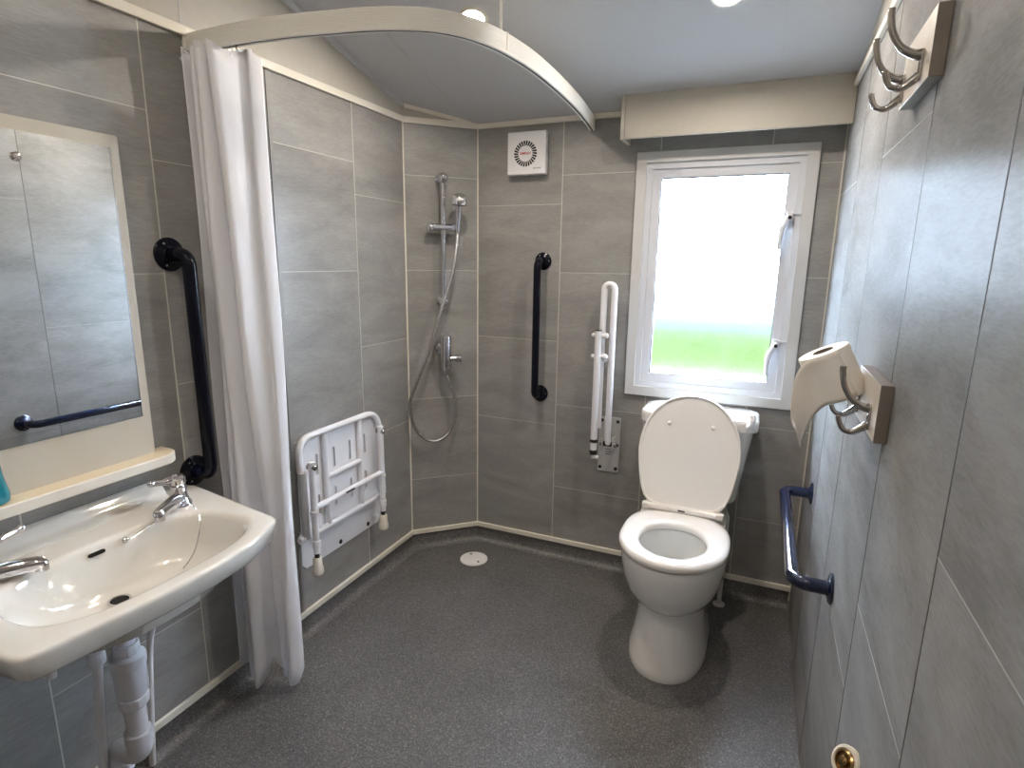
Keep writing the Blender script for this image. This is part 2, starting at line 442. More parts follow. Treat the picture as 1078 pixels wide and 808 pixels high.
# joint line of the beige panel above the left trim
mb = MB(); mb.bb((XL, 1.204, 2.016), (XL + .0008, 1.207, ceil_z(1.21) - .02)); struct('trim_11', mb, M['cove'])

# ------------------------------------------------------------------ window
WX0, WX1, WZ0, WZ1 = -.519, .145, .851, 1.850
def frame_mb(x0, x1, z0, z1, w, ya, yb):
    mb = MB()
    R = [[(x0, y, z0), (x1, y, z0), (x1, y, z1), (x0, y, z1)] for y in (yb, ya)]
    I = [[(x0 + w, y, z0 + w), (x1 - w, y, z0 + w), (x1 - w, y, z1 - w), (x0 + w, y, z1 - w)] for y in (ya, yb)]
    mb.loft([R[0], R[1], I[0], I[1], R[0]], False, False)
    return mb
wroot = bpy.data.objects.new('window_1', None); COL.objects.link(wroot); wroot.location = (-.187, YB, WZ0); wroot['kind'] = 'structure'
obj('window_trim', frame_mb(WX0, WX1, WZ0, WZ1, .041, YB - .014, YB), M['wtrim'], wroot, bevel=.002)
obj('window_frame', frame_mb(-.484, .110, .886, 1.814, .030, YB - .004, YB + .06), M['upvc'], wroot, bevel=.002)
sash = obj('sash', frame_mb(-.460, .088, .909, 1.790, .040, YB + .004, YB + .05), M['upvc'], wroot, bevel=.003)
obj('glazing_seal', frame_mb(-.4215, .0495, .9475, 1.7515, .004, YB + .008, YB + .03), M['seal'], sash)
mb = MB(); mb.bb((-.425, YB + .018, .944), (.053, YB + .024, 1.755)); obj('glass', mb, M['glass'], sash)
def win_handle(zc):
    mb = MB()
    x = .066
    mb.box((x, YB - .002, zc), (.022, .012, .05))
    mb.lathe([(.013, 0), (.013, .014), (.010, .018), (.0, .018)], (x, YB - .006, zc), (0, -1, 0))
    o = obj('window_handle', mb, M['upvc'], sash, bevel=.002)
    m2 = MB(); pts = cr([(x, YB - .022, zc + .008), (x - .010, YB - .024, zc - .012), (x - .022, YB - .028, zc - .035), (x - .026, YB - .030, zc - .07), (x - .025, YB - .030, zc - .115)], 6)
    m2.tube(pts, [.011] * 6 + [.0095] * (len(pts) - 12) + [.008] * 6, 12)
    obj('lever', m2, M['upvc'], o)
    m3 = MB(); m3.cyl((x, YB - .02, zc + .002), (x, YB - .0345, zc + .002), .007); obj('lock_button', m3, M['black'], o)
    m4 = MB(); m4.bb((x + .008, YB - .012, zc + .014), (x + .04, YB - .004, zc + .021)); obj('catch', m4, M['upvc'], o, bevel=.001)
win_handle(1.585); win_handle(1.103)

# ------------------------------------------------------------------ outside, seen through frosted glass
mb = MB(); mb.bb((-60, YB + .4, -.75), (60, 60, -.65)); struct('ground', mb, M['gravel'])
mb = MB(); mb.bb((-40, 11.6, -.65), (40, 19, -.60)); obj('lawn', mb, M['grass'], kind='structure')
mb = MB(); mb.bb((-40, 10.5, -.65), (40, 11.6, -.61)); obj('lawn_verge', mb, M['verge'], kind='structure')
mb = MB(); mb.bb((-60, 19, -.65), (60, 30, -.60)); obj('field', mb, M['field'], kind='structure')

# ------------------------------------------------------------------ pelmet box over the window
t = thing('window_pelmet', (-.17, 2.36, 1.884), 'beige boxed pelmet fixed under the ceiling above the window', 'pelmet')
mb = MB(); mb.loft([[(-.550, 2.353, 1.884), (XR - .001, 2.353, 1.884), (XR - .001, 2.353, ceil_z(2.353) - .001), (-.550, 2.353, ceil_z(2.353) - .001)],
                    [(-.550, 2.371, 1.884), (XR - .001, 2.371, 1.884), (XR - .001, 2.371, ceil_z(2.371) - .001), (-.550, 2.371, ceil_z(2.371) - .001)]])
obj('front_board', mb, M['pelmet'], t, bevel=.001)
mb = MB(); mb.loft([[(x, 2.350, 1.881), (x, YB - .001, 1.881), (x, YB - .001, ceil_z(YB) - .001), (x, 2.350, ceil_z(2.35) - .001)] for x in (-.566, -.551)])
obj('end_panel', mb, M['pelmet'], t, bevel=.001)

# ------------------------------------------------------------------ ceiling downlights
def downlight(x, y, label):
    n = V((0, -.246, -1)).normalized(); c = V((x, y, ceil_z(y)))
    t = thing('ceiling_downlight', c, label, 'light', 'round downlights in the sloping ceiling')
    mb = MB(); mb.lathe([(.034, .0005), (.034, .004), (.039, .0055), (.044, .004), (.0455, .0005)], c, n, 40); obj('bezel', mb, M['trim'], t)
    mb = MB(); mb.lathe([(.0338, .0005), (.0338, .003), (0, .0035)], c, n, 40); obj('lens', mb, M['lamp'], t)
downlight(-.929, 1.815, 'lit round downlight just above the curved curtain rail')
downlight(-.171, 1.90, 'lit round downlight in the middle of the ceiling at the top of the photo')
downlight(-.95, .30, 'unseen fill downlight added behind the camera above the basin side')  # unseen lamp, added to brighten the near face of the curtain rail
downlight(-.17, .30, 'unseen fill downlight added behind the camera beside the right wall')  # unseen lamp, added as fill for the shadow beside the curtain

# ------------------------------------------------------------------ grab rails
def grab_rail(p0, p1, n, label, m, stand=.085, r=.0165, fr=.039, group=None, bend=.06):
    p0, p1, n = V(p0), V(p1), V(n); d = (p1 - p0).normalized(); w = d.cross(n)
    t = thing('grab_rail', (p0 + p1) / 2, label, 'grab rail', group)
    mb = MB(); pts = fillet([p0 + n * .004, p0 + n * stand, p1 + n * stand, p1 + n * .004], bend, 10)
    mb.tube(pts, r, 20); obj('bar', mb, m, t)
    for p in (p0, p1):
        mb = MB(); mb.lathe([(fr, .0005), (fr, .004), (fr - .004, .0075), (r + .006, .009), (r + .002, .013), (r - .004, .013)], p, n, 36)
        f = obj('flange', mb, m, t)
        for k in range(3):
            a = 2 * PI * k / 3 + .5
            c = p + (d * math.cos(a) + w * math.sin(a)) * (fr * .72) + n * .006
            mb = MB(); mb.lathe([(.0042, 0), (.0042, .0018), (.0022, .003), (0, .003)], c, n, 12); obj('screw', mb, M['steel'], f)
    return t
grab_rail((XL, 1.101, 1.419), (XL, 1.106, .797), (1, 0, 0), 'navy grab rail fixed upright on the wall between mirror and shower curtain', M['navy'], stand=.075, r=.0185, fr=.045)
grab_rail((-.917, YB, 1.416), (-.917, YB, .81), (0, -1, 0), 'navy grab rail fixed upright on the wall below the extractor fan', M['navy'], stand=.075)
grab_rail((XR, 1.487, .637), (XR, 2.150, .634), (-1, 0, 0), 'blue grab rail fixed level on the wall beside the toilet', M['blue'], stand=.088, fr=.038, r=.0178)

# ------------------------------------------------------------------ washbasin
def superell(cx, cy, ax, ay, n, N, z):
    out = []
    for i in range(N):
        a = 2 * PI * i / N; c, s = math.cos(a), math.sin(a)
        k = (abs(c / ax) ** n + abs(s / ay) ** n) ** (-1 / n)
        out.append(V((cx + k * c, cy + k * s, z)))
    return out
def polar(poly, c, N, z, sm=2):
    out = []
    for i in range(N):
        a = 2 * PI * i / N; d = V((math.cos(a), math.sin(a))); best = 1e9
        for j in range(len(poly)):
            p, q = V(poly[j]) - V(c), V(poly[(j + 1) % len(poly)]) - V(c)
            e = q - p; den = d.x * e.y - d.y * e.x
            if abs(den) < 1e-9: continue
            tt = (p.x * e.y - p.y * e.x) / den; u = (p.x * d.y - p.y * d.x) / den
            if tt > 0 and -1e-6 <= u <= 1 + 1e-6: best = min(best, tt)
        out.append(V((c[0] + d.x * best, c[1] + d.y * best, z)))
    for _ in range(sm): out = [(out[i - 1] + out[i] * 2 + out[(i + 1) % N]) / 4 for i in range(N)]
    return out
BY = .738
bas = thing('washbasin', (XL + .2, BY, .70), 'ivory ceramic washbasin hung on the left wall under the mirror', 'washbasin')
NB = 128; bc = (-1.215, BY)
opoly = [(XL + .001, BY - .35), (-1.053, BY - .302), (-1.034, BY - .16), (-1.022, BY - .05), (-1.022, BY + .05), (-1.034, BY + .16), (-1.080, BY + .280), (XL + .001, BY + .35)]
def shrink(ring, k, z, ky=None):
    ky = ky or k; return [V((bc[0] + (p.x - bc[0]) * k, bc[1] + (p.y - bc[1]) * ky, z)) for p in ring]
out0 = polar(opoly, bc, NB, .765, 1)
def clampx(r): return [V((max(p.x, XL + .001), p.y, p.z)) for p in r]
bowl = lambda k, z, dx=0: superell(-1.212 + dx, BY, .144 * k, .242 * k, 2.9 - (1 - k) * 1.2, NB, z)
mb = MB()
def inset(ring, d, z): 
    return [V((p.x, p.y, z)) + (V((bc[0], bc[1], z)) - V((p.x, p.y, z))).normalized() * d for p in ring]
rings = [superell(-1.29, BY, .03, .03, 2, NB, .592), superell(-1.28, BY, .075, .09, 2, NB, .60), superell(-1.25, BY, .14, .19, 2.4, NB, .645), 
         clampx(inset(out0, .080, .702)), clampx(inset(out0, .022, .712)), clampx(inset(out0, .013, .7135)), clampx(inset(out0, .0085, .718)), clampx(inset(out0, .002, .745)), clampx(inset(out0, .0005, .757)), clampx(inset(out0, .0015, .762)), clampx(inset(out0, .005, .7652)),
         clampx(inset(out0, .011, .7662)), bowl(1.07, .7655), bowl(1.03, .7645), bowl(1.0, .761), bowl(.975, .752), bowl(.94, .735, -.002), bowl(.86, .70, -.012), bowl(.70, .667, -.03), bowl(.48, .648, -.058), bowl(.28, .640, -.075), superell(-1.292, BY, .026, .026, 2, NB, .637), superell(-1.292, BY, .021, .021, 2, NB, .632)]
mb.loft(rings, True, True)
# upstand along the wall between the taps
ups = [(XL + .001, .755), (XL + .001, .806), (XL + .006, .8105), (XL + .013, .809), (XL + .019, .802), (XL + .026, .788), (XL + .036, .775), (XL + .055, .767), (XL + .055, .755)]
ur = []
for y, k in ((BY - .262, .15), (BY - .258, .7), (BY - .250, .95), (BY - .235, 1), (BY + .235, 1), (BY + .250, .95), (BY + .258, .7), (BY + .262, .15)):
    ur.append([V((x, y, .755 + (z - .755) * k)) for x, z in ups])
mb.loft(ur)
obj('bowl', mb, M['ceramic_basin'], bas, angle=50)
# waste, overflow
mb = MB(); mb.lathe([(.024, .0), (.0235, .0035), (.019, .0025), (.018, -.004)], (-1.292, BY, .6365), (0, 0, 1), 28, caps=False)
w = obj('waste_ring', mb, M['chrome'], bas); mb = MB(); mb.lathe([(.0185, 0), (.0185, .001), (0, .001)], (-1.292, BY, .6325), (0, 0, 1)); obj('waste_hole', mb, M['hole'], w)
mb = MB()
ov = rrect(.036, .0085, .0042)
mb.prism(ov, lambda a, b, d: V((-1.3478, BY - .002 + a, .744 + b)) + V((.97, 0, .24)) * d + V((-.24 * b, 0, 0)), -.004, .0022); obj('overflow_slot', mb, M['hole'], bas)
# taps
def tap(y, sgn, ll=.062):
    b = V((-1.378, y, .764)); d = V((.055, -sgn * .10, 0)).normalized(); zz = V((0, 0, 1))
    mb = MB(); mb.lathe([(.029, 0), (.029, .006), (.026, .011), (.0225, .018), (.0195, .03), (.0180, .048), (.0195, .052), (.0185, .056)], b, zz, 28)
    pts = cr([b + zz * .016, b + zz * .022 + d * .03, b + zz * .0235 + d * .07, b + zz * .023 + d * .100, b + zz * .021 + d * .112], 6)
    mb.tube(pts, [.0185 - .0045 * i / (len(pts) - 1) for i in range(len(pts))], 16)
    mb.lathe([(.0120, 0), (.0125, .016), (.010, .020)], b + zz * .006 + d * .108, zz, 20)
    t = obj('tap', mb, M['chrome'], bas)
    mb = MB(); mb.lathe([(.0155, .056), (.0195, .064), (.019, .078), (.012, .085), (0, .086)], b, zz, 24)
    e = V((-.30, -sgn, 0)).normalized()
    mb.tube(cr([b + zz * .074, b + zz * .073 + e * ll * .55, b + zz * .076 + e * ll], 5), [.0105] * 5 + [.007] * 5 + [.008], 14)
    mb.ball(b + zz * .076 + e * (ll + .001), .0088)
    obj('tap_lever', mb, M['chrome'], t)
tap(BY + .233, 1); tap(BY - .215, -1, .112)
# plug chain
mb = MB(); mb.lathe([(.008, 0), (.007, .003), (.003, .006), (.003, .010), (.0045, .012), (0, .013)], (-1.345, BY + .062, .748), (1, 0, .3), 14)
cpts = cr([(-1.332, BY + .062, .752), (-1.338, BY + .10, .758), (-1.345, BY + .16, .768), (-1.352, BY + .20, .772), (-1.350, BY + .238, .772), (-1.325, BY + .232, .768), (-1.290, BY + .218, .752), (-1.265, BY + .195, .725), (-1.245, BY + .16, .69), (-1.235, BY + .12, .668)], 22)
acc = 0; last = cpts[0]
for p in cpts:
    if (p - last).length >= .0042 or p is cpts[0]:
        mb.lathe([(0.0005, -.0021), (.0021, -.0008), (.0021, .0008), (.0005, .0021)], p, (0, 0, 1), 8); last = p
obj('plug_chain', mb, M['chrome'], bas)
mb = MB(); mb.box((-1.125, BY - .235, .693), (.05, .014, .05)); mb.box((-1.16, BY - .235, .672), (.08, .014, .016)); obj('bracket', mb, M['whitepl'], bas, bevel=.005)

# waste pipe under the basin
tr = thing('waste_pipe', (-1.30, BY, 0), 'white plastic waste trap and pipe dropping from the washbasin', 'pipe')
c = V((-1.292, BY, -.024)); z1 = V((0, 0, 1))
mb = MB(); mb.lathe([(.019, .515), (.019, .615)], c, z1, 24); mb.lathe([(.024, .526), (.028, .530), (.028, .548), (.025, .552)], c, z1, 10); obj('tail_nut', mb, M['greypl'], tr, angle=25)
mb = MB(); mb.lathe([(.020, .527), (.030, .524), (.0365, .519), (.038, .511), (.0375, .496), (.0350, .493), (.0350, .425), (.031, .418), (.028, .412), (.026, .405)], c, z1, 32); obj('trap_body', mb, M['greypl'], tr, angle=30)
mb = MB(); mb.lathe([(.028, .414), (.033, .412), (.034, .404), (.032, .390), (.028, .386), (.026, .382)], c, z1, 12); obj('coupling', mb, M['greypl'], tr, angle=25)
mb = MB(); mb.tube([c + z1 * .41, c + z1 * .27], .0230, 24); obj('outlet_pipe', mb, M['greypl'], tr)
mb = MB(); e2 = V((-.07, -.012, 0))
mb.tube(fillet([c + z1 * .31, c + z1 * .245, c + e2 + z1 * .245, c + e2 + z1 * .19], .04, 8), .0275, 24); mb.lathe([(.030, .285), (.030, .312)], c, z1, 24); mb.lathe([(.031, .185), (.031, .21)], c + e2, z1, 24)
obj('elbow', mb, M['greypl'], tr)
mb = MB(); mb.tube([c + e2 + z1 * .20, c + e2 + z1 * .0245], .0235, 24); obj('down_pipe', mb, M['greypl'], tr)
# supply hoses
h = thing('supply_hose', (-1.40, .69, 0), 'white hose hanging under the basin left of the waste trap', 'hose')
hp = [(-1.295, BY - .062, .60), (-1.297, BY - .062, .52), (-1.312, BY - .062, .42), (-1.345, BY - .055, .26), (-1.37, BY - .05, .12), (-1.38, BY - .05, 0)]
mb = MB(); mb.tube(cr(hp, 8), .0105, 14); obj('hose', mb, M['greypl'], h)
mb = MB(); mb.lathe([(.015, .515), (.017, .52), (.017, .535), (.0155, .545), (.019, .55), (.019, .575), (.014, .58), (.013, .62)], (-1.295, BY - .062, 0), z1, 14); obj('hose_nut', mb, M['greypl'], h, angle=25)
mb = MB(); mb.tube(cr([(-1.385, BY + .225, .685), (-1.39, BY + .215, .60), (-1.43, .90, .45), (-1.462, .895, .36), (-1.465, .875, .15), (-1.465, .862, 0)], 8), .009, 14)
tag(obj('supply_pipe', mb, M['whitepl']), 'thin white pipe running down the wall right of the waste trap', 'pipe')

# ------------------------------------------------------------------ mirror with shelf, soap
mir = thing('wall_mirror', (XL, BY, .88), 'rectangular mirror on beige backboard with shelf above the washbasin', 'mirror')
mb = MB(); mb.prism(rrect(.478, .810, .006), lambda a, b, d: V((XL + d, BY + a, 1.290 + b)), .0005, .0315); obj('backboard', mb, M['mirrorback'], mir, bevel=.001)
mb = MB(); mb.bb((XL + .0317, BY - .216, 1.004), (XL + .0345, BY + .216, 1.666)); obj('mirror_glass', mb, M['mirror'], mir)
mb = MB(); mb.lathe([(.0095, 0), (.0095, .003), (.006, .0065), (0, .007)], (XL + .0345, .755, 1.613), (1, 0, 0), 20); obj('fixing_cap', mb, M['chrome'], mir)
def shelf_outline(y0, y1, d, r, x0):
    pts = [V((x0, y0))]
    for j in range(9):
        a = PI / 2 * j / 8; pts.append(V((x0 + d - r + r * math.sin(a), y0 + r - r * math.cos(a))))
    for j in range(9):
        a = PI / 2 * j / 8; pts.append(V((x0 + d - r + r * math.cos(a), y1 - r + r * math.sin(a))))
    pts.append(V((x0, y1))); return pts
so = shelf_outline(BY - .28, BY + .28, .085, .05, XL + .0005); si = shelf_outline(BY - .277, BY + .277, .082, .047, XL + .0005)
si2 = shelf_outline(BY - .275, BY + .275, .079, .045, XL + .003)
mb = MB(); R3 = lambda pl, z: [V((p.x, p.y, z)) for p in pl]
mb.loft([R3(si, .871), R3(so, .874), R3(so, .895), R3(si, .8975), R3(si2, .897)]); sh = obj('shelf', mb, M['shelf'], mir)
mb = MB(); mb.loft([R3(shelf_outline(BY - .273, BY + .273, .077, .044, XL + .004), .8965), R3(shelf_outline(BY - .273, BY + .273, .077, .044, XL + .004), .8978)]); obj('shelf_top', mb, M['shelftop'], sh)

sp = thing('soap_bottle', (-1.443, .586, .898), 'teal liquid soap bottle at the edge of the photo on the mirror shelf', 'bottle')
def oval(z, rx, ry): return [V((-1.443 + rx * math.cos(2 * PI * i / 32), .586 + ry * math.sin(2 * PI * i / 32), z)) for i in range(32)]
mb = MB(); mb.loft([oval(.8985, .024, .046), oval(.901, .027, .050), oval(.915, .0275, .052), oval(.935, .026, .048), oval(.955, .0245, .0445), oval(.975, .024, .043), oval(.995, .024, .042), oval(1.01, .0225, .040)]); obj('bottle_body', mb, M['teal'], sp)
mb = MB(); mb.loft([oval(1.01, .023, .0405), oval(1.022, .0205, .037), oval(1.03, .014, .019), oval(1.038, .012, .012), oval(1.05, .012, .012)]); obj('bottle_shoulder', mb, M['clear'], sp)
mb = MB(); mb.lathe([(.014, 1.048), (.014, 1.066), (.006, 1.068), (.004, 1.09)], (-1.443, .586, 0), z1, 20); mb.tube(cr([(-1.443, .59, 1.088), (-1.425, .59, 1.098), (-1.40, .59, 1.094)], 5), .006, 12); obj('pump', mb, M['whitepl'], sp)

# ------------------------------------------------------------------ curtain rail
RP = [(XL, 1.221), (-1.38, 1.214), (-1.25, 1.215), (-1.13, 1.226), (-1.03, 1.243), (-.93, 1.262), (-.845, 1.292), (-.778, 1.332), (-.727, 1.400), (-.693, 1.50), (-.672, 1.65), (-.668, 1.82), (-.672, 2.0), (-.684, 2.2), (-.702, 2.38), (-.715, YB)]
rp = cr([(x, y, 0) for x, y in RP], 6)
rl = thing('curtain_rail', (XL, 1.22, 1.95), 'curved silver shower curtain rail from left wall to window wall', 'curtain rail')
def ribbon(mb, path, prof):
    rings = []
    n = len(path)
    for i in range(n):
        tt = (path[min(i + 1, n - 1)] - path[max(i - 1, 0)]).normalized(); nn = V((tt.y, -tt.x, 0))
        rings.append([path[i] + nn * a + V((0, 0, b)) for a, b in prof])
    mb.loft(rings)
# outer face carries fine ribs
fp = [(-.010, 1.948), (-.004, 1.948), (-.004, 1.952), (.004, 1.952), (.004, 1.948), (.010, 1.948)]
ribs = []
for k in range(8):
    zc = 1.950 + k * .006; ribs += [(.0112, zc + .001), (.0112, zc + .004), (.0102, zc + .005)]
fp += ribs + [(.010, 1.998), (-.010, 1.998)]
mb = MB(); ribbon(mb, rp, fp); obj('track', mb, M['rail'], rl, angle=30)
mb = MB(); ribbon(mb, rp, [(-.0039, 1.9495), (.0039, 1.9495), (.0039, 1.9517), (-.0039, 1.9517)]); obj('track_slot', mb, M['black'], rl)
mb = MB(); mb.box((XL + .004, 1.221, 1.972), (.008, .034, .06)); obj('wall_bracket', mb, M['rail'], rl, bevel=.002)
mb = MB(); mb.cyl((-.700, 1.525, 1.999), (-.700, 1.525, ceil_z(1.525)), .0035, 10); obj('hanger_rod', mb, M['rail'], rl)
mb = MB(); mb.box((-.688, 1.521, 1.978), (.022, .014, .046), Matrix.Rotation(.2, 3, 'Z')); obj('hanger_clip', mb, M['trim'], rl, bevel=.002)

# ------------------------------------------------------------------ shower curtain
cu = thing('shower_curtain', (-1.38, 1.22, 0), 'white shower curtain gathered beside the wall hanging to the floor', 'curtain')
NS, NZ = 150, 46
# plan of the folds at the top and at the hem (points along the cloth)
topP = [(-1.468, 1.178), (-1.4647, 1.2124), (-1.4538, 1.2604), (-1.4472, 1.2192), (-1.4413, 1.1831), (-1.4288, 1.1988), (-1.423, 1.2548), (-1.4147, 1.2132), (-1.4038, 1.1663), (-1.3847, 1.1778), (-1.3763, 1.2462), (-1.368, 1.2247), (-1.3597, 1.1682), (-1.3288, 1.1526), (-1.318, 1.2256), (-1.3138, 1.2698), (-1.3063, 1.2434), (-1.298, 1.2589), (-1.293, 1.281)]
botP = [(-1.4597, 1.1715), (-1.4563, 1.2151), (-1.448, 1.2476), (-1.4372, 1.2199), (-1.4288, 1.1825), (-1.418, 1.1927), (-1.4111, 1.2473), (-1.4035, 1.2247), (-1.3959, 1.172), (-1.3818, 1.1789), (-1.3708, 1.2472), (-1.3638, 1.2717), (-1.3561, 1.2518), (-1.3443, 1.2566), (-1.329, 1.2472), (-1.3114, 1.2353), (-1.3011, 1.2563), (-1.2967, 1.2761), (-1.3023, 1.2884)]
def resample(P, n):
    c = cr([(x, y, 0) for x, y in P], 14); L = [0]
    for a, b in zip(c, c[1:]): L.append(L[-1] + (b - a).length)
    out = []; j = 0
    for i in range(n):
        s = L[-1] * i / (n - 1)
        while j < len(L) - 2 and L[j + 1] < s: j += 1
        f = (s - L[j]) / max(1e-9, L[j + 1] - L[j]); out.append(c[j].lerp(c[j + 1], min(1, max(0, f))))
    return out
# keep the folds matched: interpolate control points first
def hem(u):
    K = [(0, .10), (.2, .075), (.42, .045), (.53, .030), (.60, .075), (.68, .10), (.76, .045), (.86, .028), (.93, .026), (1, .07)]
    for (a, za), (b, zb) in zip(K, K[1:]):
        if u <= b: t = (u - a) / (b - a); t = t * t * (3 - 2 * t); return za + (zb - za) * t
    return K[-1][1]
def topz(u): return 1.944 + .012 * math.sin(u * 2 * PI * 4.5 + 1)
grid = []
for k in range(NZ):
    f = k / (NZ - 1); g = f ** 1.1
    P = [((1 - g) * a[0] + g * b[0], (1 - g) * a[1] + g * b[1]) for a, b in zip(topP, botP)]
    row = resample(P, NS)
    for i, p in enumerate(row):
        u = i / (NS - 1)
        wob = .004 * math.sin(f * 9 + u * 17) * math.sin(f * PI)
        row[i] = V((p.x + wob * .6, p.y + wob, topz(u) + (hem(u) - topz(u)) * f))
    grid.append(row)
mb = MB(); mb.loft(grid, False, False, closed=False)
o = obj('curtain_cloth', mb, M['curtain'], cu, angle=180)
sd = o.modifiers.new('thick', 'SOLIDIFY'); sd.thickness = .0012
# hooks up into the track
for i, u in enumerate((.02, .13, .25, .36, .47, .58, .70, .82, .93)):
    x = -1.464 + u * .165
    top = V((x, 1.216, 1.951)); p = grid[0][int(u * (NS - 1))]
    mb = MB(); mb.tube(cr([top, top + V((0, .002, -.012)), V((p.x, p.y, p.z - .004)), V((p.x, p.y - .004, p.z - .014)), V((p.x, p.y + .006, p.z - .016))], 5), .0015, 8)
    obj('curtain_hook', mb, M['whitepl'] if i % 8 else M['steel'], cu)

# ------------------------------------------------------------------ fold-up shower seat
X0 = XL
st = thing('shower_bench', (XL, 1.72, .26), 'white folding shower seat with two legs folded flat against the left wall', 'seat')
mb = MB(); mb.prism([(1.522, .263), (1.965, .263), (1.985, .285), (1.985, .42), (1.500, .42), (1.500, .285)], lambda a, b, d: V((X0 + d, a, b)), .0005, .006)
pl = obj('wall_plate', mb, M['whitemetal'], st, bevel=.001)
for y in (1.575, 1.715, 1.895):
    mb = MB(); mb.lathe([(.0095, 0), (.0085, .0025), (.004, .004), (0, .004)], (X0 + .006, y, .284), (1, 0, 0), 14); obj('bolt', mb, M['black'], pl)
# seat panel with slots (built as frame of strips so that the slots are open)
ys = [1.587, 1.681, 1.775, 1.869]; sw = .0095
ye, zs_ = [1.500], []
for y in ys: ye += [y - sw / 2, y + sw / 2]
ye += [1.955]
ze = [.405, .463, .541, .622, .702, .772]
mb = MB()
for a in range(len(ye) - 1):
    for b in range(len(ze) - 1):
        if a % 2 == 1 and b % 2 == 1: continue
        y0_, y1_, z0_, z1_ = ye[a], ye[a + 1], ze[b], ze[b + 1]
        poly = [(y0_, z0_), (y1_, z0_), (y1_, z1_), (y0_, z1_)]
        if b == len(ze) - 2 and a == 0: poly = [(y0_, z0_), (y1_, z0_), (y1_, z1_)] + [(1.500 + .087 * (1 - math.cos(q)), .685 + .087 * math.sin(q)) for q in (1.3, 1.0, .7, .4, .1)]
        if b == len(ze) - 2 and a == len(ye) - 2: poly = [(y0_, z0_), (y1_, z0_)] + [(1.955 - .083 * (1 - math.cos(q)), .685 + .087 * math.sin(q)) for q in (.1, .4, .7, 1.0, 1.3)] + [(y0_, z1_)]
        mb.prism(poly, lambda p, q, d: V((X0 + d, p, q)), .0086, .024)
obj('seat_panel', mb, M['whitemetal'], st, angle=30)
mb = MB(); mb.bb((X0 + .0062, 1.545, .43), (X0 + .0085, 1.93, .735)); obj('slot_shade_backing', mb, M['black'], st)  # black sheet added behind the panel to put dark shade into the slots
for y in ys:
    for z0_, z1_ in ((.463, .541), (.622, .702)):
        mb = MB(); fr = rrect(.017, z1_ - z0_ + .012, .0082); fi = rrect(sw, z1_ - z0_, .0039)
        zc = (z0_ + z1_) / 2
        F = lambda pl_, d: [V((X0 + d, y + a, zc + b)) for a, b in pl_]
        mb.loft([F(fr, .024), F(fr, .0252), F(fi, .0258), F(fi, .0225)], False, False); obj('slot_rim', mb, M['whitemetal'], st)
XF = X0 + .036
mb = MB(); mb.tube(fillet([(XF, 1.488, .665), (XF, 1.488, .785), (XF, 1.957, .785), (XF, 1.957, .42)], .095, 10), .0125, 16); obj('frame_tube', mb, M['whitemetal'], st)
mb = MB(); mb.tube([(XF, 1.545, .405), (XF, 1.950, .405)], .0115, 14); obj('crossbar', mb, M['whitemetal'], st)
for y in (1.622, 1.825):
    mb = MB(); mb.tube([(XF - .002, y, .405), (XF - .002, y, .785)], .0115, 14); obj('upright_bar', mb, M['whitemetal'], st)
mb = MB(); mb.tube([(XF, 1.622, .603), (XF, 1.825, .603)], .0105, 14); obj('crossbar', mb, M['whitemetal'], st)
XG = X0 + .066
for y, ytop in ((1.515, .70), (1.925, .725)):
    mb = MB(); mb.tube([(XG, y, ytop), (XG, y, .345)], .0125, 16); mb.lathe([(.0125, .50), (.0165, .502), (.0165, .512), (.0125, .514)], (XG, y, 0), z1, 18); mb.lathe([(.0125, .365), (.0155, .367), (.0155, .395), (.0125, .397)], (XG, y, 0), z1, 18)
    lg = obj('leg', mb, M['whitemetal'], st)
    mb = MB(); mb.cyl((XG, y, .346), (XG, y, .325), .009); obj('leg_adjuster', mb, M['black'], lg)
    mb = MB(); mb.lathe([(.014, .327), (.0165, .322), (.0175, .295), (.0205, .285), (.0215, .268), (.0195, .262), (0, .262)], (XG, y, 0), z1, 22); obj('foot', mb, M['trim'], lg)
    mb = MB(); mb.lathe([(.0105, -.018), (.0105, .0165), (.006, .020), (0, .020)], (XG, y, ytop - .02), (1, 0, 0), 16); obj('bolt', mb, M['steel'], lg)
mb = MB(); mb.tube([(XG, 1.515, .522), (XG, 1.925, .522)], .011, 14); cb = obj('leg_crossbar', mb, M['whitemetal'], st)
mb = MB(); mb.box((XG + .0112, 1.705, .522), (.002, .05, .007)); obj('label', mb, M['print'], cb); obj_label = cb.children[0]; obj_label['label'] = 'small black sticker'
mb = MB(); mb.tube([(X0 + .045, 1.488, .665), (X0 + .030, 1.505, .40)], .0135, 14); obj('link_arm', mb, M['plate'], st)
mb = MB(); mb.cyl((X0 + .006, 1.497, .40), (X0 + .04, 1.497, .40), .011); mb.cyl((X0 + .025, 1.475, .40), (X0 + .025, 1.525, .40), .0125); obj('pivot', mb, M['whitemetal'], st)
mb = MB(); mb.tube([(X0 + .04, 1.962, .66), (X0 + .03, 1.985, .40)], .009, 12); obj('link_arm', mb, M['whitemetal'], st)

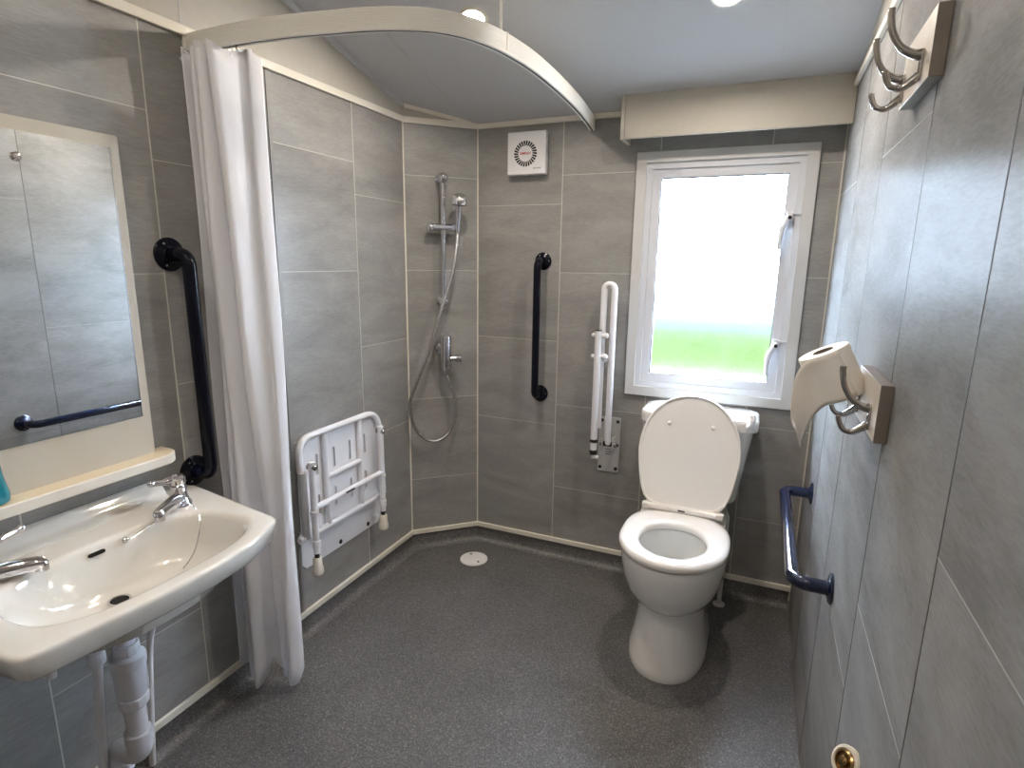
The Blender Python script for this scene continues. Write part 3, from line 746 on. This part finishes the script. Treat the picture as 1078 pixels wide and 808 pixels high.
# ------------------------------------------------------------------ shower riser, hand shower, valve
rs = thing('riser_rail', DG(.17, .05, 1.2), 'chrome upright shower riser rail on the angled corner wall', 'shower rail')
mb = MB(); mb.tube([DG(.163, .05, 1.772), DG(.163, .05, 1.222)], .0112, 16); obj('bar', mb, M['chrome'], rs)
for z in (1.768, 1.229):
    mb = MB(); mb.lathe([(.024, .0005), (.024, .006), (.016, .010), (.015, .032), (.020, .040), (.0235, .053), (.021, .066), (.012, .075), (0, .077)], DG(.163, 0, z), DN, 24); obj('end_bracket', mb, M['chrome'], rs)
mb = MB(); mb.tube([DG(.105, .05, 1.557), DG(.200, .05, 1.559)], .0175, 18); mb.tube([DG(.200, .05, 1.559), DG(.225, .062, 1.560)], [.0175, .019], 18); mb.cyl(DG(.163, .05, 1.53), DG(.163, .05, 1.585), .014)
sl = obj('slider', mb, M['chrome'], rs)
mb = MB(); mb.ball(DG(.106, .05, 1.557), .0205); obj('knob', mb, M['chrome'], sl)
hs = thing('hand_shower', DG(.22, .075, 1.56), 'chrome hand shower and long looped hose held by the riser rail', 'shower')
ha, hb = DG(.222, .075, 1.535), DG(.226, .088, 1.665)
mb = MB(); mb.tube(cr([ha, ha.lerp(hb, .35), ha.lerp(hb, .7), hb], 4), [.010, .0105, .011, .0115, .012, .012, .0125, .013, .0135, .014, .0145, .015, .015], 16); obj('handle', mb, M['chrome'], hs)
hd = DG(.226, .098, 1.668); dn = (DN * .25 + V((0, 0, 1)) - DE * .02).normalized()
mb = MB(); mb.lathe([(.0, -.012), (.034, -.012), (.0385, -.008), (.0385, 0), (.035, .014), (.027, .026), (.015, .034), (0, .037)], hd, dn, 32); he = obj('shower_head', mb, M['chrome'], hs)
mb = MB(); mb.lathe([(.033, -.0145), (.034, -.0115), (.0, -.0115)], hd, dn, 32); obj('spray_plate', mb, M['black'], he)
mb = MB(); mb.tube(cr([DG(.222, .075, 1.54), DG(.213, .085, 1.46), DG(.190, .092, 1.345), DG(.142, .095, 1.305 - .10), DG(.085, .09, 1.02), DG(.025, .075, .86), DG(-.004, .06, .765), DG(.010, .052, .655), DG(.055, .05, .59), DG(.115, .05, .563), DG(.180, .05, .60), DG(.214, .05, .69), DG(.211, .05, .77), DG(.188, .05, .845), DG(.173, .05, .885)], 10), .0082, 12); obj('hose', mb, M['hose'], hs)
vl = thing('shower_valve', DG(.172, .05, .97), 'chrome shower valve with short lever low on the angled corner wall', 'valve')
mb = MB(); mb.lathe([(.0, .885), (.014, .885), (.018, .90), (.025, .915), (.0265, .93), (.0265, 1.062), (.024, 1.070), (0, 1.071)], DG(.170, .05, 0), z1, 28); obj('valve_body', mb, M['chrome'], vl)
mb = MB(); mb.lathe([(.028, .0005), (.028, .006), (.016, .010), (.015, .04)], DG(.160, 0, 1.005), DN, 28); obj('wall_rose', mb, M['chrome'], vl)
mb = MB(); mb.cyl(DG(.18, .055, .962), DG(.215, .062, .962), .014); mb.cyl(DG(.213, .062, .962), DG(.240, .066, .963), .020); obj('lever', mb, M['chrome'], vl)

# ------------------------------------------------------------------ extractor fan
fn = thing('extractor_fan', (-1.0, YB, 1.89), 'square white extractor fan with round slotted grille high on the back wall', 'fan')
fx, fz, fw, fh = -.992, 1.870, .178, .176; FY = YB - .042
mb = MB(); mb.loft([[(fx - fw / 2 + .006, YB - .0005, fz - fh / 2 + .006), (fx + fw / 2 - .006, YB - .0005, fz - fh / 2 + .006), (fx + fw / 2 - .006, YB - .0005, fz + fh / 2 - .006), (fx - fw / 2 + .006, YB - .0005, fz + fh / 2 - .006)],
    [(fx - fw / 2, YB - .012, fz - fh / 2), (fx + fw / 2, YB - .012, fz - fh / 2), (fx + fw / 2, YB - .012, fz + fh / 2), (fx - fw / 2, YB - .012, fz + fh / 2)],
    [(fx - fw / 2, FY, fz - fh / 2), (fx + fw / 2, FY, fz - fh / 2), (fx + fw / 2, FY, fz + fh / 2), (fx - fw / 2, FY, fz + fh / 2)]]); obj('housing', mb, M['whitepl'], fn, bevel=.004)
gc = V((fx - .004, FY, fz - .002))
mb = MB(); NV = 26
for k in range(NV):
    a0, a1 = 2 * PI * (k + .0) / NV, 2 * PI * (k + .66) / NV
    pts = [(r * math.sin(a), r * math.cos(a)) for r, a in ((.033, a0), (.033, a1), (.0525, a1 + .06), (.0525, a0 + .06))]
    mb.prism(pts, lambda p, q, d: gc + V((p, -d, q)), -.001, .0006)
obj('grille_slots', mb, M['hole'], fn)
def text(body, size, loc, m, parent, name, shear=0., space=1., bold=0.):
    cu_ = bpy.data.curves.new(name, 'FONT'); cu_.body = body; cu_.size = size; cu_.align_x = 'CENTER'; cu_.align_y = 'CENTER'; cu_.extrude = .0003; cu_.shear = shear; cu_.space_character = space; cu_.offset = bold
    tmp = bpy.data.objects.new(name, cu_); COL.objects.link(tmp); bpy.context.view_layer.update()
    me = bpy.data.meshes.new_from_object(tmp); COL.objects.unlink(tmp); bpy.data.objects.remove(tmp)
    me.materials.clear(); me.materials.append(m)
    o = bpy.data.objects.new(name, me); COL.objects.link(o); o.parent = parent
    off = V((0, 0, 0)); q = parent
    while q: off += q.location; q = q.parent
    o.location = V(loc) - off; o.rotation_euler = (PI / 2, 0, 0)
    return o
text('DIMPLEX', .0125, gc + V((-.001, -.0006, .001)), M['red'], fn, 'lettering', bold=.0003)
text('pro-aire', .0105, (fx + .050, FY - .0006, fz - .062), M['print'], fn, 'lettering', shear=.3)

# ------------------------------------------------------------------ floor drain
fd = thing('floor_drain', (-1.163, 2.272, 0), 'round white floor drain cover in the corner by the shower', 'drain')
dc = V((-1.163, 2.272, 0))
mb = MB(); mb.lathe([(.066, .0002), (.066, .004), (.060, .0055), (.057, .004)], dc, z1, 40); obj('drain_ring', mb, M['whitepl'], fd)
mb = MB(); mb.lathe([(.0565, .0008), (.0565, .005), (.052, .0062), (0, .0066)], dc, z1, 40); dv = obj('drain_cover', mb, M['whitepl'], fd)
for p in ((.035, -.022), (-.030, .030)):
    mb = MB(); mb.lathe([(.006, .004), (.006, .0069), (0, .0069)], dc + V((p[0], p[1], 0)), z1, 12); obj('screw_hole', mb, M['hole'], dv)

# ------------------------------------------------------------------ hinged support rail beside the toilet
hr = thing('hinged_support_rail', (-.58, YB, .48), 'white hinged support rail folded upright left of the toilet cistern', 'support rail')
px0, px1, pz0, pz1 = -.625, -.528, .478, .735
mb = MB(); pw = rrect(px1 - px0, pz1 - pz0, .01)
mb.prism(pw, lambda a, b, d: V(((px0 + px1) / 2 + a, YB - d, (pz0 + pz1) / 2 + b)), .0005, .007); hp_ = obj('wall_plate', mb, M['plate'], hr, bevel=.001)
for x, z in ((px1 - .012, pz1 - .017), (px1 - .012, .608), (px0 + .012, pz0 + .018), (px1 - .012, pz0 + .018), (px0 + .012, pz1 - .017)):
    mb = MB(); mb.lathe([(.008, 0), (.0075, .003), (.003, .0045), (0, .0045)], (x, YB - .007, z), (0, -1, 0), 12); obj('screw', mb, M['black'], hp_)
mb = MB(); mb.box((-.566, YB - .0072, .572), (.066, .0006, .042)); lb = obj('label', mb, M['label'], hp_); lb['label'] = 'silver printed sticker'
for k in range(3):
    mb = MB(); mb.box((-.578, YB - .0077, .583 - k * .011), (.026, .0004, .003)); obj('printed_line', mb, M['print'], lb)
YR = YB - .075
xa, xb = -.612, -.568
def arcpts(x0, x1, y, zt_, n=14):
    r = (x1 - x0) / 2; c_ = (x0 + x1) / 2
    return [V((c_ - r * math.cos(PI * k / n), y, zt_ - r + r * math.sin(PI * k / n))) for k in range(n + 1)]
mb = MB(); mb.tube([V((xa, YR, .70))] + arcpts(xa, xb, YR, 1.325) + [V((xb, YR, .655)), V((xb + .002, YR + .008, .630))], .0135, 18); obj('rail_tube', mb, M['whitemetal'], hr)
mb = MB(); mb.tube([(xa, YR, 1.00), (xb, YR, 1.015)], .0105, 14); obj('brace', mb, M['whitemetal'], hr)
mb = MB(); mb.tube([(xa - .010, YR - .028, 1.132), (xa - .010, YR - .028, .622)], .015, 18); sl_ = obj('support_leg', mb, M['whitemetal'], hr)
for z, h_ in ((.640, .014), (.585, .020)):
    mb = MB(); mb.lathe([(.0165, 0), (.0165, h_)], (xa - .010, YR - .028, z), z1, 20); obj('black_band', mb, M['black'], sl_)
mb = MB(); mb.lathe([(.0145, .585), (.0145, .625)], (xa - .010, YR - .028, 0), z1, 20); mb.cyl((xa - .008, YR - .028, .572), (xa + .014, YR - .028, .572), .009); mb.cyl((xa - .010, YR - .028, .565), (xa - .010, YR - .028, .588), .008); obj('leg_end', mb, M['whitemetal'], sl_)
mb = MB(); mb.lathe([(.0152, 0), (.0152, .004)], (xa - .010, YR - .028, 1.131), z1, 18); obj('tube_end', mb, M['black'], sl_)
for z in (1.112, 1.022):
    mb = MB(); mb.cyl((xa - .03, YR - .026, z), (xa + .022, YR - .026, z), .0075); mb.ball((xa + .022, YR - .026, z), .0125); mb.ball((xa - .032, YR - .026, z), .0085); obj('pivot_pin', mb, M['whitemetal'], hr)
for dx in (-.022, .024):
    mb = MB(); mb.box((xb + dx, YB - .045, .632), (.005, .078, .055)); obj('hinge_bracket', mb, M['plate'], hr, bevel=.002)
mb = MB(); mb.lathe([(.0125, -.034), (.0125, -.028), (.006, -.027), (.006, .030), (.0135, .031), (.0135, .038), (0, .040)], (xb, YR + .010, .628), (1, 0, 0), 18); obj('hinge_bolt', mb, M['chrome'], hr)
mb = MB(); mb.lathe([(.011, -.02), (.0115, .022)], (xb, YR + .010, .628), (1, 0, 0), 18); obj('hinge_bush', mb, M['black'], hr)

# ------------------------------------------------------------------ toilet
TX = -.206
tl = thing('toilet', (TX, 2.05, 0), 'white close coupled toilet with its lid up below the window', 'toilet')
NT = 64
def egg(z, yf, yb, hw, nb=2.6, nf=2.05, yc=None):
    yc = yc if yc is not None else yf + (yb - yf) * .52
    out = []
    for i in range(NT):
        a = 2 * PI * i / NT; c_, s_ = math.cos(a), math.sin(a)
        n, ay = (nf, yc - yf) if s_ < 0 else (nb, yb - yc)
        k = (abs(c_ / hw) ** n + abs(s_ / ay) ** n) ** (-1 / n); out.append(V((TX + k * c_, yc + k * s_, z)))
    return out
mb = MB()
PB = 2.285
# pedestal, waist and bowl
mb.loft([egg(.0, 1.788, PB, .140, 4, 2.3), egg(.008, 1.785, PB, .142, 4, 2.3), egg(.03, 1.790, PB, .139, 4, 2.3), egg(.08, 1.802, PB, .128, 4, 2.2), egg(.15, 1.817, PB, .120, 4), egg(.215, 1.826, PB, .118, 4), egg(.238, 1.822, PB, .119, 4),
         egg(.245, 1.812, 2.20, .131, 3), egg(.262, 1.792, 2.20, .147, 3), egg(.30, 1.764, 2.19, .162, 3), egg(.35, 1.744, 2.18, .173, 2.8), egg(.40, 1.732, 2.175, .179, 2.8), egg(.438, 1.728, 2.17, .181, 2.8), egg(.447, 1.731, 2.17, .179, 2.8),
         egg(.449, 1.748, 2.15, .165, 2.6), egg(.444, 1.778, 2.055, .120, 2.2), egg(.41, 1.783, 2.055, .116, 2.2), egg(.36, 1.80, 2.06, .105, 2.2), egg(.30, 1.83, 2.06, .085, 2.1), egg(.27, 1.87, 2.05, .065, 2)])
# shelf at the back that carries the cistern
mb.loft([[V((TX + a, 2.235 + b, z)) for a, b in rrect(w_, d_, .04)] for z, w_, d_ in ((.24, .20, .20), (.34, .24, .22), (.42, .30, .24), (.447, .32, .25))])
obj('pan', mb, M['ceramic'], tl, angle=45)
mb = MB(); mb.loft([egg(.330, 1.80, 2.055, .096, 2.1), egg(.331, 1.80, 2.055, .096, 2.1)]); obj('water', mb, M['water'], tl)
# seat ring
mb = MB()
SB = 2.155
so_ = lambda d, z: egg(z, 1.722 + d, SB - d, .186 - d, 3.2, 2.05, 1.935)
si_ = lambda d, z: egg(z, 1.784 - d, 2.045 + d, .113 + d, 2.1, 2.0, 1.915)
mb.loft([so_(.006, .450), so_(.001, .453), so_(0, .466), so_(.003, .474), so_(.012, .4795), so_(.030, .4825), si_(.02, .481), si_(.006, .477), si_(0, .470), si_(-.002, .456), si_(.004, .450), so_(.006, .450)], False, False); obj('seat', mb, M['seatpl'], tl, angle=60)
# raised lid
hb_, lt = V((TX, 2.158, .489)), V((0, .118, .42)).normalized(); LL = .442
ln = V((0, -lt.z, lt.y))
def lidring(d, off):
    out = []
    for i in range(NT):
        a = 2 * PI * i / NT; c_, s_ = math.cos(a), math.sin(a)
        n, ay, hw = (2.1, LL * .52, .1905) if s_ > 0 else (7.0, LL * .48, .1905)
        hw -= d; ay -= d
        k = (abs(c_ / hw) ** n + abs(s_ / ay) ** n) ** (-1 / n)
        X, Yy = k * c_, k * s_ + LL * .48
        if s_ < 0: X *= 1 - .20 * min(1, (-k * s_ / (LL * .48))) ** 1.35
        out.append(hb_ + V((X, 0, 0)) + lt * Yy + ln * off)
    return out
mb = MB(); mb.loft([lidring(.006, -.014), lidring(.0, -.010), lidring(0, .004), lidring(.003, .007), lidring(.008, .0065), lidring(.011, .001), lidring(.02, .0)]); ld = obj('lid', mb, M['seatpl'], tl, angle=50)
for sx in (-.082, .082):
    p = hb_ + V((sx, 0, 0)) + lt * .325
    mb = MB(); mb.lathe([(.0085, 0), (.0075, .006), (.005, .009), (0, .0095)], p, ln, 18); obj('buffer', mb, M['seatpl'], ld)
for sx in (-1, 1):
    mb = MB(); mb.box(hb_ + V((sx * .136, -.010, .0)), (.030, .026, .026)); obj('hinge', mb, M['seatpl'], tl, bevel=.005)
mb = MB(); mb.tube([hb_ + V((-.125, -.014, .002)), hb_ + V((.125, -.014, .002))], .0125, 18); hg = obj('hinge_bar', mb, M['seatpl'], tl)
mb = MB(); mb.box(hb_ + V((.0, -.0265, .003)), (.026, .002, .006)); mk = obj('maker_mark', mb, M['print'], hg)
# cistern
CC = -.187
def cring(z, hw, yf, r): return [V((CC + a, (yf + YB - .008) / 2 + b, z)) for a, b in rrect(2 * hw, YB - .008 - yf, r, 6)]
mb = MB(); mb.loft([cring(.482, .150, 2.305, .03), cring(.486, .160, 2.298, .035), cring(.50, .166, 2.292, .035), cring(.65, .186, 2.284, .038), cring(.775, .2045, 2.278, .04), cring(.793, .206, 2.277, .04)]); ci = obj('cistern', mb, M['ceramic'], tl, angle=50)
mb = MB(); mb.loft([cring(.790, .209, 2.272, .045), cring(.792, .222, 2.260, .05), cring(.822, .2235, 2.258, .052), cring(.832, .221, 2.260, .05), cring(.837, .214, 2.267, .046), cring(.839, .19, 2.29, .03)]); obj('cistern_lid', mb, M['ceramic'], tl, angle=50)
mb = MB(); lx = .0; mb.lathe([(.011, 0), (.011, .006), (.009, .011), (0, .012)], (lx, 2.258, .818), (0, -1, 0), 18)
mb.tube(cr([(lx, 2.250, .818), (lx + .008, 2.246, .832), (lx + .012, 2.250, .850), (lx + .010, 2.256, .862)], 5), [.007] * 8 + [.0095] * 8, 14); obj('flush_lever', mb, M['whitepl'], tl)
# floor pipe behind the toilet
mb = MB(); mb.tube([(-.047, 2.372, .0), (-.047, 2.372, .40), (-.075, 2.372, .47), (-.075, 2.372, .49)], .0095, 14); mb.lathe([(.025, .0003), (.025, .004), (.018, .009), (.011, .012)], (-.047, 2.372, 0), z1, 24)
tag(obj('cistern_supply_pipe', mb, M['whitepl']), 'white water pipe with floor collar rising behind the toilet', 'pipe')

# ------------------------------------------------------------------ hook boards and the toilet roll
def hook_board(y0, y1, z0, z1_, label):
    t = thing('hook_board', (XR, (y0 + y1) / 2, z0), label, 'hooks')
    mb = MB(); mb.bb((XR - .021, y0, z0), (XR - .0005, y1, z1_)); mb.cur = 0
    # front face carries pale laminate, the edges the darker wood
    mb.mi = [1] * 6; mb.mi[0] = 0
    obj('board', mb, [M['wood'], M['edge']], t, bevel=.001)
    zc = z0 + .034
    for y in (y0 + .06, y0 + .202):
        o = V((XR - .021, y, zc))
        mb = MB(); mb.prism(rrect(.018, .050, .007), lambda a, b, d: o + V((-d, a, b)), 0, .004)
        h_ = obj('hook', mb, M['steel'], t, bevel=.0008)
        for z in (-.018, .018):
            mb = MB(); mb.lathe([(.0035, 0), (.0035, .001), (0, .002)], o + V((-.004, 0, z)), (-1, 0, 0), 10); obj('screw', mb, M['chrome'], h_)
        mb = MB(); pts = cr([o + V((-.002, 0, .016)), o + V((-.014, 0, .018)), o + V((-.033, 0, .030)), o + V((-.047, 0, .053)), o + V((-.053, 0, .080)), o + V((-.0535, 0, .091))], 6)
        nn = len(pts); mb.tube(pts, [.0095 - .004 * min(1, i / (nn * .45)) for i in range(nn - 2)] + [.0058, .0056], 14, squash=(0, 0, 1) if False else None); obj('upper_prong', mb, M['steel'], h_)
        mb = MB(); pts = cr([o + V((-.002, 0, -.016)), o + V((-.012, 0, -.024)), o + V((-.026, 0, -.033)), o + V((-.042, 0, -.028)), o + V((-.050, 0, -.010)), o + V((-.0505, 0, -.004))], 6)
        nn = len(pts); mb.tube(pts, [.0085 - .0035 * min(1, i / (nn * .45)) for i in range(nn)], 14); obj('lower_prong', mb, M['steel'], h_)
    return t
hook_board(1.152, 1.385, 1.106, 1.211, 'double hook board holding the toilet roll, halfway up the right wall')
hook_board(1.152, 1.370, 1.703, 1.808, 'empty double hook board high on the right wall near the ceiling')

rc = V((.150, 1.352, 1.193)); ra = V((-.45, -.02, .89)).normalized()
tr_ = thing('toilet_roll', rc, 'white toilet roll hung on the far hook with its sheet dangling', 'toilet roll')
ru = ra.orthogonal().normalized()
mb = MB(); RR = .050; hl = .051
mb.lathe([(.0205, -hl), (RR - .001, -hl), (RR, -hl + .002), (RR, hl - .002), (RR - .001, hl), (.0205, hl), (.0200, hl - .004), (.0200, -hl + .004), (.0205, -hl)], rc, ra, 56, caps=False); obj('paper', mb, M['paper'], tr_, angle=50)
mb = MB(); mb.lathe([(.0203, -hl - .0005), (.0203, hl + .0005), (.0190, hl + .0005), (.0190, -hl - .0005), (.0203, -hl - .0005)], rc, ra, 32, caps=False); obj('core', mb, M['card'], tr_)
# hanging sheet: leaves the front of the roll on its left side and trails down to a torn point
side = V((-1, 0, 0)); side = (side - ra * side.dot(ra)); side.normalize(); frontd = ra.cross(side).normalized()
if frontd.y > 0: frontd = -frontd
rows = []
E0, E1 = V((.077, 1.285, 1.106)), V((.104, 1.300, 1.040))
for k in range(19):
    f = k / 18
    row = []
    for j in range(11):
        g = j / 10
        along = rc + ra * (hl - .001 - (2 * hl - .002) * g)
        on_roll = lambda a: along + (frontd * math.cos(a) + side * math.sin(a)) * (RR + .0008)
        if f < .35:
            p = on_roll(-.5 + (f / .35) * 1.15)
        else:
            h = (f - .35) / .65
            p0 = on_roll(.65); tg = (on_roll(.68) - on_roll(.62)).normalized()
            e = E0.lerp(E1, g) + V((0, -.010 * math.sin(g * PI), -.004 * math.sin(g * 9)))
            p1 = p0 + tg * .045 + V((0, 0, -.012))
            p = p0 * (1 - h) ** 2 + p1 * 2 * h * (1 - h) + e * h * h
        row.append(p)
    rows.append(row)
mb = MB(); mb.loft(rows, False, False, closed=False); o = obj('sheet', mb, M['paper'], tr_, angle=180); sd = o.modifiers.new('thick', 'SOLIDIFY'); sd.thickness = .0006

# low round fitting on the right wall at the foot of the picture
wf = thing('wall_fitting', (XR, .992, .560), 'small round cream fitting with brass centre low on the right wall', 'wall fitting')
wc = V((XR - .016, .998, .577)); wa = V((-.72, -.45, .45)).normalized()
mb = MB(); mb.lathe([(.013, 0), (.013, .004), (.009, .006), (.009, .016)], (XR, .998, .577), (-1, 0, 0), 24)
mb.lathe([(.010, -.014), (.022, -.011), (.0265, -.004), (.027, .003), (.025, .0065), (.021, .0075), (.0195, .004), (0, .003)], wc, wa, 36); obj('cap', mb, M['cream'], wf)
mb = MB(); mb.lathe([(.0185, .003), (.0185, .0065), (.0150, .0085), (.0135, .005), (.0095, .005), (.0085, .010), (.004, .012), (0, .012)], wc, wa, 28); obj('brass_centre', mb, M['brass'], wf)

# ------------------------------------------------------------------ sky, camera, colour
w = bpy.data.worlds.new('sky'); SC.world = w; w.use_nodes = True
bg = w.node_tree.nodes['Background']; bg.inputs['Color'].default_value = (.62, .78, 1.0, 1); bg.inputs['Strength'].default_value = 55.0

cam = bpy.data.cameras.new('camera'); co = bpy.data.objects.new('camera', cam); COL.objects.link(co)
Rm = Matrix(((.9177835634, .3968478094, .0136068684), (-.0948656763, .1858617708, .9779856367), (.3855824609, -.8988699674, .2082281142))).transposed()
co.matrix_world = Matrix.Translation((0, 0, CAMH)) @ Rm.to_4x4()
cam.sensor_width = 36; cam.sensor_fit = 'HORIZONTAL'; cam.lens = 604.802 * 36 / 1078; cam.clip_start = .02
SC.camera = co
SC.view_settings.view_transform = 'Standard'; SC.view_settings.look = 'None'; SC.view_settings.gamma = 1; SC.view_settings.exposure = .12
SC.view_settings.use_curve_mapping = False
SC.cycles.use_denoising = True
SC.cycles.max_bounces = 12; SC.cycles.diffuse_bounces = 6; SC.cycles.glossy_bounces = 5; SC.cycles.transmission_bounces = 8
SC.cycles.sample_clamp_indirect = 0
